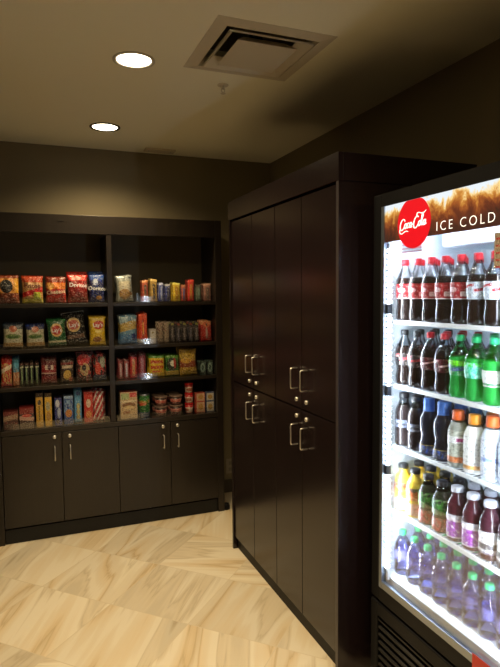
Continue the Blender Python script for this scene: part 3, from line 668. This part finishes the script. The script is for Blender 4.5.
# ---------------------------------------------------------------- snack packages
def bulge(w, h, t, x, z):
    u = min(1, abs(2 * x / w)); v = max(0, min(1, z / h))
    return t / 2 * max(0, 1 - u ** 2.6) ** .6 * max(0, sin(pi * v)) ** .55 + .0008
def bag(name, w, h, t, m, text=None, tcol=None, tsize=.03, tz=.62, tilt=0, seal=None, bold=.0006, wr=.003):
    bm = bmesh.new(); uvl = bm.loops.layers.uv.verify(); nx, nz = 14, 16; rnd = random.Random(name + str(w))
    ph = [rnd.uniform(0, 6) for _ in range(4)]; sk = rnd.uniform(-.03, .03) * min(1, w / .1) if not seal else 0
    def P(i, j, s):
        u, v = i / nx, j / nz; x = (u - .5) * w * (1 - .09 * sin(pi * v) ** .7); z = v * h
        y = -s * bulge(w, h, t, (u - .5) * w, z)
        if 0 < i < nx and 0 < j < nz: y += -s * wr * (sin(u * 14 + ph[0] + v * 5) * sin(v * 9 + ph[1]) + .6 * sin(u * 31 + ph[2]) * cos(v * 2 * pi))
        x += sk * z + .02 * w * sin(3.1 * v + ph[3]) * v
        z -= v * v * h * (.022 * abs(2 * u - 1) ** 3 + .018 * sin(u * 5 + ph[0])) if not seal else 0
        return (x, y, z + (.0012 * (i % 2) if j == nz else 0))
    g = [[[bm.verts.new(P(i, j, s)) for j in range(nz + 1)] for i in range(nx + 1)] for s in (1, -1)]
    for si, G in enumerate(g):
        for i in range(nx):
            for j in range(nz):
                q = (G[i][j], G[i + 1][j], G[i + 1][j + 1], G[i][j + 1]); uv = ((i, j), (i + 1, j), (i + 1, j + 1), (i, j + 1))
                if si: q = q[::-1]; uv = uv[::-1]
                f = bm.faces.new(q); f.smooth = True
                for l, (a, b) in zip(f.loops, uv): l[uvl].uv = (a / nx, b / nz)
    bmesh.ops.remove_doubles(bm, verts=bm.verts, dist=.0001)
    A, B = g
    o = mesh_obj(name, bm, m)
    # close the thin rim
    bm = bmesh.new(); bm.from_mesh(o.data)
    be = [e for e in bm.edges if e.is_boundary]; bmesh.ops.bridge_loops(bm, edges=be) if be else None
    bm.to_mesh(o.data); bm.free()
    if seal:
        bm = bmesh.new(); n = 24; hs = .012
        for sgn in (1,):
            top = [(bm.verts.new(((k / n - .5) * w * .995, -.0016 - .0008 * (k % 2), h - hs)), bm.verts.new(((k / n - .5) * w * .995, -.0016 - .0008 * (k % 2), h + .0015))) for k in range(n + 1)]
            bk_ = [(bm.verts.new(((k / n - .5) * w * .995, .0016 - .0008 * (k % 2), h - hs)), bm.verts.new(((k / n - .5) * w * .995, .0016 - .0008 * (k % 2), h + .0015))) for k in range(n + 1)]
            for k in range(n):
                bm.faces.new((top[k][0], top[k + 1][0], top[k + 1][1], top[k][1])); bm.faces.new((bk_[k][0], bk_[k][1], bk_[k + 1][1], bk_[k + 1][0]))
                bm.faces.new((top[k][1], top[k + 1][1], bk_[k + 1][1], bk_[k][1]))
        mesh_obj('top_seal', bm, seal, o)
    if text:
        text_mesh(text, tsize, lambda a, b: Vector((a * cos(tilt) - b * sin(tilt), -bulge(w, h, t, a, tz * h + b) - .0035, tz * h + a * sin(tilt) + b)), tcol or M_WHITE, o, bold=bold)
    return o
def carton(name, w, h, d, m, flap=None, text=None, tcol=None, tsize=.02, tz=.6):
    bm = bmesh.new(); uvl = bm.loops.layers.uv.verify(); box(bm, -w / 2, w / 2, -d / 2, d / 2, 0, h, .0012)
    for f in bm.faces:
        for l in f.loops: l[uvl].uv = (l.vert.co.x / w + .5, l.vert.co.z / h)
    o = mesh_obj(name, bm, m)
    if flap:
        boxo('lid_flap', (-w / 2 + .001, w / 2 - .001, -d / 2 - .0006, d / 2 - .002, h + .0001, h + .0016), flap, o)
    if text: text_mesh(text, tsize, lambda a, b: Vector((a, -d / 2 - .0012, tz * h + b)), tcol or M_WHITE, o, bold=.0003)
    return o
def tin(name, prof, m, lid=None, lidprof=None, lidname='lid', n=28):
    h = prof[-1][0]; bm = bmesh.new(); lathe(bm, prof, n, lambda z: 0, h); o = mesh_obj(name, bm, m)
    if lid: bm = bmesh.new(); lathe(bm, lidprof, n, lambda z: 0, 1); mesh_obj(lidname, bm, lid, o)
    return o
Yf = 3.945
def put(o, x, s, y=None, z=0, rz=0, rx=0):
    o.location = (x + {1: .009, 2: .005}.get(s, .002), y or Yf, SH[s] + .001 + z); o.rotation_euler = (rx, 0, rz); return o
def seal(c): return mat('seal ' + c, c, .3)
R_ = random.Random(3)
def short(lab):
    w = ('rear twin of the ' + lab).split()
    return ' '.join(w[:16]).rstrip(',')
def behind(o, lab, cat, group, dy=.075, n=1, s_=1):
    for k in range(n):
        c = dup(o); c.location.y += dy * (k + 1); c.location.x += R_.uniform(-.001, .001); c.rotation_euler.z = o.rotation_euler.z + R_.uniform(-.01, .01)
        if s_ > 1: c.scale = (1, 1, s_)
        tag(c, lab, cat, group)
def G(b, i): return '%s snacks on the %s shelf' % (b, i)

def fit(x, w, s, bay):
    k = {1: .009, 2: .005}.get(s, .002); lo, hi = (-.187, .500) if bay == 'left bay' else (.540, 1.265)
    a, b = max(x - w / 2, lo + .006 - k), min(x + w / 2, hi - .006 - k)
    return (a + b) / 2, b - a, (b - a) < w - 1e-6
def sbag(x, w, h, s, m, lab, cat='snack bag', t=.05, name='snack_bag', back=True, bay='left bay', blab=None, y=None, rz=None, **kw):
    x, w, edge = fit(x, w, s, bay)
    if edge and rz is None: rz = 0
    o = bag(name, w * (1.0 if w > .1 else .97), h, t, m, **kw)
    put(o, x, s, y=y, rz=R_.uniform(-.09, .09) if rz is None else rz)
    if rz is None and w > .05:
        a = R_.uniform(-.035, .035); o.rotation_euler.y = a; o.location.z += abs(sin(a)) * w / 2
    g = 'snacks on the %s shelf of the %s' % ({1: 'top', 2: 'second', 3: 'third', 4: 'lowest'}[s], bay)
    tag(o, lab, cat, g)
    if back: behind(o, (blab or short(lab)), cat, g, s_=1.12 if s == 1 and .3 < x < .5 else 1.04)
    return o
CREAM = mat('cream ink', '#e8dcc0', .5); REDI = mat('red ink', '#b01818', .5); YEL = mat('yellow ink', '#ecc02c', .5)

# left bay, top shelf
sbag(-.126, .142, .182, 1, printed('orange and tan chip bag', '#7a3418', [('band', .38, .9, '#cf8a2c'), ('ell', .42, .62, .30, .24, '#26282a'), ('rect', .80, .97, .4, .9, '#e2a428'), ('band', .9, 1, '#8a3c18'), ('blob', 9, .6, '#9c4a20', .05, .35)]), 'amber chip bag with a dark round emblem, far left of the top shelf', seal=seal('#6e3014'), wr=.0048)
sbag(.023, .134, .177, 1, printed('fritos bag', '#b88a4c', [('band', .78, 1, '#b5401c'), ('rect', .15, .88, .52, .76, '#c9a070'), ('band', .22, .40, '#c01818', .22), ('band', 0, .17, '#c2b43c'), ('rect', .55, .9, .14, .42, '#a8b030')]), 'orange-topped corn chip bag with red slash and green-yellow corner', text='Fritos', tcol=mat('dark red ink', '#5c1410', .5), tsize=.042, tz=.64, seal=seal('#a83a18'), wr=.0048)
sbag(.168, .132, .172, 1, printed('cheetos bag', '#b4281c', [('band', .55, .78, '#e6822c'), ('ell', .2, .64, .2, .14, '#f0b058'), ('band', .80, 1, '#7c2a14'), ('blob', 8, .6, '#7a1410', .0, .5)]), 'dark-topped orange and red cheese puff bag on the top shelf', text='Cheetos', tcol=CREAM, tsize=.034, tz=.42, tilt=.12, seal=seal('#6e2412'), wr=.0048)
sbag(.308, .135, .187, 1, printed('red tortilla chip bag', '#8e1410', [('band', .80, 1, '#d22c22'), ('rect', .2, .7, .82, .92, '#d8a8a0'), ('band', .1, .4, '#7c2014'), ('ell', .62, .62, .2, .1, '#c02020')]), 'deep red tortilla chip bag with white name, between orange and blue bags', text='Doritos', tcol=M_WHITE, tsize=.036, tz=.63, tilt=-.05, seal=seal('#b82820'), wr=.0048)
sbag(.448, .134, .19, 1, printed('blue tortilla chip bag', '#0c1e58', [('band', .82, 1, '#28509a'), ('ell', .4, .74, .16, .12, '#b8c4dc'), ('blob', 7, .6, '#1c3c9c'), ('ell', .62, .18, .2, .07, '#c89048')]), 'navy blue tortilla chip bag beside the centre divider', text='Doritos', tcol=M_WHITE, tsize=.036, tz=.5, tilt=-.06, seal=seal('#10245c'), wr=.004)
# left bay, second shelf
for x, w, h, lab, bl in ((-.103, .125, .161, 'cream snack bag with dull dark top, far left of the second shelf', '#2a3848'), (.037, .117, .152, 'cream snack bag with navy top, left of the green chip bag', '#14265c')):
    sbag(x, w, h, 2, printed('cream bag ' + bl, '#b8b398', [('band', .80, 1, bl), ('ell', .5, .80, .2, .13, '#b8684c'), ('ell', .5, .5, .42, .1, '#7c9250'), ('band', .10, .25, '#b08a50'), ('band', 0, .09, '#5a4020')]), lab, text='Baked', tcol=mat('green ink', '#3c5a2c', .5), tsize=.026, tz=.5, seal=seal(bl))
sbag(.172, .12, .182, 2, printed('green chip bag', '#14592c', [('ell', .5, .62, .34, .24, '#d8b070'), ('ell', .5, .62, .27, .17, '#b8382c'), ('band', 0, .1, '#10401f'), ('band', .16, .24, '#c8c0a0')]), 'green potato chip bag with round red and gold emblem', text="Lay's", tcol=M_WHITE, tsize=.034, tz=.61, seal=seal('#2a7a3c'))
o = sbag(.300, .150, .222, 2, printed('black chip bag', '#141414', [('ell', .48, .62, .32, .22, '#d8b878'), ('ell', .48, .62, .26, .15, '#c05848'), ('rect', .1, .9, .2, .32, '#6a4c38'), ('blob', 12, .64, '#8a8a8a', .84, .95)]), 'taller black potato chip bag leaning between green and yellow bags', y=3.99, back=False, rz=0, text="Lay's", tcol=M_WHITE, tsize=.036, tz=.61, seal=seal('#9a9a94')); o.rotation_euler = (0, radians(-7), 0); o.location.z += .009
sbag(.447, .136, .196, 2, printed('yellow chip bag', '#d8b018', [('ell', .55, .72, .34, .15, '#c03428'), ('ell', .46, .22, .28, .1, '#8a5418'), ('band', .88, 1, '#c8a838'), ('ell', .55, .5, .25, .05, '#e8d070')]), 'yellow potato chip bag with red emblem against the divider', text="Lay's", tcol=M_WHITE, tsize=.034, tz=.72, seal=seal('#d0ac28'))
# left bay, third shelf
def pk3(x, w, h, s, m, lab, t=.03, bay='left bay', **kw): return sbag(x, w, h, s, m, lab, t=t, bay=bay, cat=kw.pop('cat', 'snack pack'), name=kw.pop('name', 'snack_pack'), **kw)
pk3(-.150, .075, .19, 3, printed('red corn bag', '#b83020', [('band', .8, 1, '#d02c1c'), ('blob', 6, .5, '#c8a060', .1, .8), ('band', .45, .6, '#e8d8c0', .2)]), 'red and tan snack bag at the far left of the third shelf')
pk3(-.090, .044, .185, 3, printed('blue orange pack', '#3f82a0', [('band', .0, .5, '#b4683c'), ('blob', 7, .55, '#d0b088', .1, .6), ('ell', .6, .8, .4, .15, '#58a8c8')]), 'slim blue and orange snack pack beside the jerky sticks', t=.02)
for i, x in enumerate((-.053, -.023, .007, .040)):
    pk3(x, .025, .150, 3, printed('dark stick wrapper', '#1c2418', [('rect', .3, .62, .08, .78, '#7f9a6c'), ('band', .78, .84, '#c8c8b0'), ('band', .9, 1, '#4a2418')]), ['leftmost', 'second', 'third', 'rightmost'][i] + ' of four dark green meat stick wrappers', t=.014, cat='meat stick', name='meat_stick')
pk3(.115, .103, .177, 3, printed('dark red jerky bag', '#5c1418', [('band', .45, .72, '#8e1a20'), ('rect', .25, .8, .55, .72, '#d0c0b0'), ('ell', .52, .64, .12, .1, '#50141a'), ('band', .40, .44, '#c8b0a0'), ('band', .1, .3, '#741c20')]), 'dark red jerky bag with pale panel, middle of the third shelf')
pk3(.228, .094, .165, 3, printed('brown nut bag', '#30201a', [('band', .75, .85, '#7a2420'), ('rect', .1, .9, .6, .72, '#c8b498'), ('ell', .5, .33, .3, .2, '#c8a044'), ('ell', .75, .15, .15, .1, '#a85c38')]), 'dark brown nut bag with a golden star shape')
pk3(.338, .112, .20, 3, printed('red and black candy bag', '#2a1012', [('ell', .45, .75, .4, .2, '#c02428'), ('ell', .55, .42, .3, .22, '#b8a070'), ('blob', 8, .58, '#9c1c20'), ('ell', .5, .48, .14, .1, '#241414')]), 'black candy bag with red cap shape and tan blob', seal=seal('#601418'))
pk3(.443, .098, .19, 3, printed('red swirl candy bag', '#241214', [('blob', 5, .52, '#a81c20'), ('ell', .35, .45, .22, .22, '#c84028'), ('ell', .72, .68, .2, .2, '#9a9c88'), ('band', 0, .22, '#2c3c54')]), 'black, red and grey candy bag against the divider on the third shelf')
# left bay, lowest shelf
def bx(x, w, h, d, s, m, lab, cat='snack box', name='snack_box', bay='left bay', back=True, z=0, rz=None, y=None, **kw):
    x, w, edge = fit(x, w, s, bay)
    if edge: rz = 0
    o = carton(name, w * .96, h, d, m, **kw); put(o, x, s, z=z, rz=R_.uniform(-.04, .04) if rz is None else rz, y=y)
    g = 'snacks on the %s shelf of the %s' % ({1: 'top', 2: 'second', 3: 'third', 4: 'lowest'}[s], bay); tag(o, lab, cat, g)
    if back: behind(o, short(lab), cat, g, dy=d + .012)
    return o
bx(-.130, .092, .114, .05, 4, printed('dim brown box', '#4a2018', [('band', .8, 1, '#70201c'), ('band', .45, .72, '#9a7c60', .15), ('blob', 8, .62, '#8a3a28')]), 'low brown and red snack box, far left of the lowest shelf', flap=mat('flap brown', '#5a1a14', .5))
bx(-.034, .092, .131, .05, 4, printed('red brown box', '#3c1c18', [('band', .72, 1, '#842420'), ('band', .42, .62, '#c49a88', -.1), ('ell', .5, .62, .35, .08, '#c84a40'), ('blob', 9, .64, '#6a4a3c', 0, .4)]), 'low red-topped snack box beside the yellow boxes', flap=mat('flap red', '#8a2420', .5))
bx(.046, .045, .224, .05, 4, printed('yellow dark box', '#c8982c', [('band', .88, 1, '#3a2412'), ('ell', .5, .72, .25, .08, '#2c1c14'), ('rect', .35, .55, .2, .62, '#7c6420'), ('blob', 7, .66, '#a84c20', 0, .4)]), 'tall slim yellow box with dark print, leftmost of two yellow boxes', flap=mat('flap dark', '#2a1a0e', .5))
bx(.102, .045, .22, .05, 4, printed('yellow grey box', '#d8a828', [('band', .88, 1, '#4a3418'), ('ell', .45, .6, .3, .14, '#a8a080'), ('ell', .5, .3, .35, .14, '#b08030')]), 'tall slim yellow box with grey print, right of its yellow neighbour', flap=mat('flap dark2', '#44300f', .5))
bx(.165, .047, .182, .05, 4, printed('navy white box', '#182c7c', [('ell', .4, .8, .3, .14, '#c8ccdc'), ('ell', .6, .45, .24, .2, '#a8b4d0'), ('ell', .4, .14, .25, .1, '#2c2018'), ('blob', 8, .66, '#7c2c60', .6, 1)]), 'navy blue and white cookie box beside the yellow boxes')
bx(.230, .062, .192, .045, 4, printed('blue cookie box', '#1c4a90', [('blob', 6, .5, '#7ca0c8', .4, .85), ('ell', .5, .38, .36, .14, '#c47c34'), ('band', .9, 1, '#8ca8c8')]), 'mid blue cookie box with orange cookie picture')
pk3(.292, .055, .228, 4, printed('light blue pouch', '#5c9cc8', [('ell', .5, .88, .3, .06, '#1c3c70'), ('ell', .5, .5, .26, .08, '#b08a3c'), ('ell', .5, .34, .26, .08, '#b89040'), ('ell', .5, .18, .26, .08, '#a87c30'), ('rect', .36, .64, .1, .6, '#c8c088')]), 'tall light blue snack pouch between blue and red boxes', cat='snack pouch', name='snack_pouch')
bx(.361, .06, .211, .045, 4, printed('red white box', '#c0281c', [('ell', .5, .62, .26, .14, '#d8c0a8'), ('ell', .5, .26, .34, .12, '#d08440'), ('blob', 9, .66, '#e8d0c0', .4, .7)]), 'bright red cookie box with pale figure print')
o = pk3(.427, .078, .21, 4, printed('red white stripes', '#b01c20', [('stripe', 3.4, -.7, .42, '#d8c8c0'), ('blob', 9, .6, '#7c1418')]), 'red and cream striped snack bag, left one of the striped pair', rz=-.1)
pk3(.463, .06, .20, 4, printed('red white stripes', '#b01c20', []), 'red and cream striped snack bag squeezed against the divider', y=4.065, back=False)

# right bay, top shelf
RB = 'right bay'
sbag(.626, .112, .184, 1, printed('silver and tan pouch', '#9aa098', [('band', .86, 1, '#8c9494'), ('rect', .1, .85, .42, .78, '#c8c0a8'), ('ell', .45, .3, .36, .2, '#b48c50'), ('blob', 8, .58, '#7a5024', .06, .48), ('ell', .84, .9, .05, .04, '#20242c')], .3, .2), 'silver and tan stand-up nut pouch, leftmost in the right bay', cat='snack pouch', name='snack_pouch', t=.045, bay=RB)
def bar(x, w, h, s, m, lab, **kw): return sbag(x, w, h, s, m, lab, cat='candy bar', name='candy_bar', t=.016, bay=RB, wr=.0006, **kw)
def barmat(n, a, b, c): return printed('bar ' + n, a, [('rect', .3, .7, .12, .8, b), ('blob', 7, .6, c), ('band', .9, 1, c)], .3)
for x, w, h, a, b, c, lab in ((.764, .045, .151, '#a83c2c', '#3c2418', '#d89058', 'red-gold candy bar upright beside the clear tray clip'), (.825, .05, .159, '#a8843c', '#38281c', '#e0c070', 'gold and brown candy bar on the right top shelf'),
        (.877, .034, .131, '#2c3c94', '#98a4d0', '#b4bce0', 'first blue and white candy bar on the right top shelf'), (.924, .04, .124, '#283884', '#181c44', '#b8bcc8', 'darker blue candy bar left of the yellow one'),
        (.990, .058, .132, '#d0ac20', '#b07c18', '#ece070', 'bright yellow candy bar, middle of the right top shelf'), (1.040, .035, .118, '#a8402c', '#50508c', '#c07c58', 'small red and purple candy bar beside the yellow one'),
        (1.094, .05, .154, '#c41c1c', '#c88434', '#e04030', 'tallest red candy bar on the right top shelf'), (1.153, .045, .118, '#505c4c', '#788c7c', '#3c342c', 'grey-green candy bar right of the tall red one'),
        (1.225, .072, .126, '#8c5c50', '#645048', '#c09078', 'dull pinkish candy bar at the right end of the top shelf')):
    bar(x, w, h, 1, barmat(lab[:14] + str(x), a, b, c), lab)
t = boxo('tray_clip', (-.008, .008, -.012, .012, 0, .062), clear('frosted clip', (.75, .78, .8), 3, .2), None, .002); tag(t, 'small clear plastic tray clip beside the silver nut pouch', 'clip'); t.location = (.712, 3.93, SH[1] + .004)
# right bay, second shelf
sbag(.642, .128, .202, 2, printed('blue yellow candy bag', '#5c90b0', [('ell', .2, .86, .3, .1, '#a0c0cc'), ('band', .42, .72, '#d0a828', .12), ('stripe', 5, 3, .25, '#7c8c94'), ('band', .0, .34, '#4c7ca8'), ('ell', .8, .25, .15, .12, '#1c3070'), ('blob', 8, .6, '#cfd8dc', .7, 1)]), 'blue candy bag with jagged yellow name, left end of second shelf', bay=RB, cat='candy bag', name='candy_bag')
sbag(.746, .066, .214, 2, printed('orange candy pack', '#dc481c', [('rect', .35, .6, .2, .8, '#a83414'), ('rect', .4, .55, .3, .7, '#e8a030'), ('band', 0, .14, '#d8c8a8')]), 'bright orange candy pack leaning beside the blue candy bag', bay=RB, t=.025, cat='candy bag', name='candy_bag', rz=.05)
bx(.811, .048, .10, .03, 2, printed('small white box', '#b8b0a4', [('rect', .15, .85, .2, .9, '#cac4b8'), ('ell', .5, .75, .14, .07, '#8c7430')]), 'small white gum box on the right second shelf', bay=RB, name='gum_box', cat='gum box')
for x, w, lab in ((.868, .040, 'left zebra-striped brown snack bar'), (.912, .040, 'right zebra-striped brown snack bar')):
    bar(x, w, .148, 2, printed('zebra wrapper', '#2c1814', [('stripe', 5, .9, .42, '#dcc4ac'), ('blob', 5, .64, '#8c3c30')]), lab + ' on the second shelf')
for i, (x, w) in enumerate(((.957, .038), (1.001, .036), (1.046, .038), (1.092, .036), (1.136, .036))):
    bar(x, w, .145, 2, printed('dark bar %d' % (i % 2), '#241c1c', [('rect', .25, .65, .1, .7, ['#6c6468', '#5c5a6c'][i % 2]), ('blob', 8, .62, '#94888c'), ('rect', .2, .8, .84, .94, ['#8c8c3c', '#8a3c2c'][i % 2])]),
        ['first', 'second', 'third', 'fourth', 'fifth'][i] + ' dark grey snack bar from the zebra-striped pair')
sbag(1.214, .095, .15, 2, printed('red envelope pack', '#b02018', [('band', .80, 1, '#d88c5c'), ('ell', .5, .80, .34, .13, '#cc6c48'), ('ell', .52, .80, .07, .07, '#2c1414'), ('ell', .5, .38, .12, .28, '#b8948c')]), 'red pack with pale flap, right end of second shelf', bay=RB, t=.03, cat='candy pack', name='candy_pack')
# right bay, third shelf
for x, h, w, a, b, lab in ((.585, .141, .036, '#8c3038', '#c8a8a8', 'left pale red candy roll by the divider'), (.626, .140, .036, '#a04448', '#c4bccc', 'right pale red candy roll by the divider'), (.675, .173, .054, '#b81c20', '#c8905c', 'tall red candy roll with gold middle'), (.738, .177, .056, '#8c1c34', '#a86c80', 'tall crimson candy roll beside the yellow bag')):
    bar(x, w, h, 3, barmat(lab, a, b, '#5c1824'), lab + ' on the third shelf')
sbag(.838, .118, .16, 3, printed('yellow gummy bag', '#d8b41c', [('band', .86, 1, '#4c8c24'), ('rect', .1, .92, .62, .76, '#b42c1c'), ('rect', .1, .92, .38, .52, '#bc3420'), ('rect', .2, .8, .22, .3, '#c84c28'), ('blob', 12, .6, '#d8b41c', .2, .8)]), 'yellow gummy bag with red lettering rows and green top', bay=RB, cat='candy bag', name='candy_bag', t=.04)
sbag(.953, .104, .155, 3, printed('green black gummy bag', '#2c6c28', [('ell', .45, .55, .4, .3, '#182418'), ('ell', .5, .6, .2, .14, '#d8d8c8'), ('ell', .65, .6, .1, .25, '#b02c24'), ('band', .05, .26, '#b89c3c'), ('band', .86, 1, '#58902c')]), 'green and black gummy bag with white face shape', bay=RB, cat='candy bag', name='candy_bag', t=.04)
sbag(1.075, .135, .195, 3, printed('gold trail bag', '#a8862c', [('blob', 9, .52, '#c8a83c'), ('band', .30, .55, '#8c3c20'), ('ell', .35, .55, .3, .1, '#d0a040'), ('blob', 13, .6, '#6c4c1c'), ('band', .92, 1, '#b89c4c')]), 'large gold candy bag at the right of the third shelf', bay=RB, cat='candy bag', name='candy_bag', t=.045)
for x, lab in ((1.178, 'left small silver and black mint tin'), (1.236, 'right small silver and green mint tin')):
    bx(x, .052, .10, .03, 3, printed('mint tin ' + lab[:5], '#1c2c28', [('ell', .5, .5, .34, .36, '#9cb4ac'), ('ell', .5, .5, .18, .2, '#24403a'), ('blob', 8, .6, '#7ca498')], .3, .3), lab + ' on the third shelf', bay=RB, name='mint_tin', cat='mint tin')
# right bay, lowest shelf
bx(.633, .122, .188, .04, 4, printed('cream food box', '#d0b48c', [('rect', .03, .97, .03, .97, '#c8a878'), ('rect', .55, .97, .8, .97, '#c8402c'), ('rect', .04, .5, .72, .95, '#a8b478'), ('ell', .5, .5, .4, .1, '#8c6030'), ('ell', .5, .42, .3, .06, '#d8bc80'), ('ell', .35, .24, .22, .05, '#a06c3c'), ('band', .62, .68, '#e0d0a8')]), 'cream meal box with red corner, left end of the lowest shelf', bay=RB, name='meal_box', cat='food box', flap=mat('flap cream', '#a03024', .5))
o = tin('snack_canister', [(0, .036), (.004, .038), (.15, .038), (.154, .037)], printed('green canister', '#1c6428', [('band', .58, .72, '#b0883c', .1), ('ell', .5, .62, .3, .08, '#c04c2c'), ('blob', 7, .6, '#3c9038'), ('band', 0, .25, '#4c5c78')]), M_STEEL, [(.1542, .0385), (.163, .0385), (.165, .037)])
tag(put(o, .745, 4), 'green snack canister beside the cream meal box', 'canister', 'snacks on the lowest shelf of the right bay')
behind(o, 'green snack canister hidden right behind its twin', 'canister', 'snacks on the lowest shelf of the right bay', dy=.082)
bowl0 = tin('soup_bowl', [(0, .034), (.004, .036), (.058, .046)], printed('dark red bowl print', '#3c1c1c', [('band', .35, .75, '#a0443c', .0), ('blob', 8, .58, '#c89080', .3, .8), ('band', .1, .2, '#6c2c24')]), mat('dull bowl lid', '#8c7468', .35, .2), [(.0582, .0485), (.066, .0485), (.068, .046)])
first = True
for i, x in enumerate((.865, .975)):
    for j in range(2):
        for dd in range(2):
            o = bowl0 if first else dup(bowl0); first = False
            put(o, x, 4, z=j * .0705, rz=i + j * .7, y=Yf + .005 + dd * .104)
            tag(o, '%s red microwave soup bowl of the %s stack%s' % (['lower', 'upper'][j], ['left', 'right'][i], ', rear row' if dd else ', front row'), 'soup bowl', 'stacked soup bowls')
cup = tin('snack_cup', [(0, .024), (.004, .026), (.062, .030)], printed('red white cup', '#c8b0a0', [('band', .7, 1, '#c02428'), ('ell', .5, .4, .2, .2, '#8c4c3c'), ('band', 0, .1, '#a02020')]), mat('red cup lid', '#c01c20', .4), [(.0622, .031), (.071, .031), (.073, .029)])
for j in range(3):
    o = cup if j == 0 else dup(cup); put(o, 1.073, 4, z=j * .0745, rz=j * .9)
    tag(o, ['bottom', 'middle', 'top'][j] + ' red and white snack cup in the stack of three', 'snack cup', 'stacked snack cups')
cm = printed('red tan carton', '#b03c28', [('rect', .12, .95, .05, .92, '#c8a080'), ('ell', .55, .5, .26, .28, '#b4843c')]); cm2 = printed('blue tan carton', '#3c4c74', [('rect', .08, .92, .05, .9, '#c0b8ac'), ('ell', .5, .45, .28, .28, '#a8843c')])
for x, w, m, n1 in ((1.152, .072, cm, 'red-edged'), (1.228, .064, cm2, 'blue-edged')):
    for j, h in ((0, .081), (1, .062)):
        o = carton('small_carton', w, h, .05, m); put(o, x, 4, z=j * .082); tag(o, '%s %s small carton stacked at the right end of the lowest shelf' % (['bottom', 'top'][j], n1), 'small carton', 'stacked small cartons')
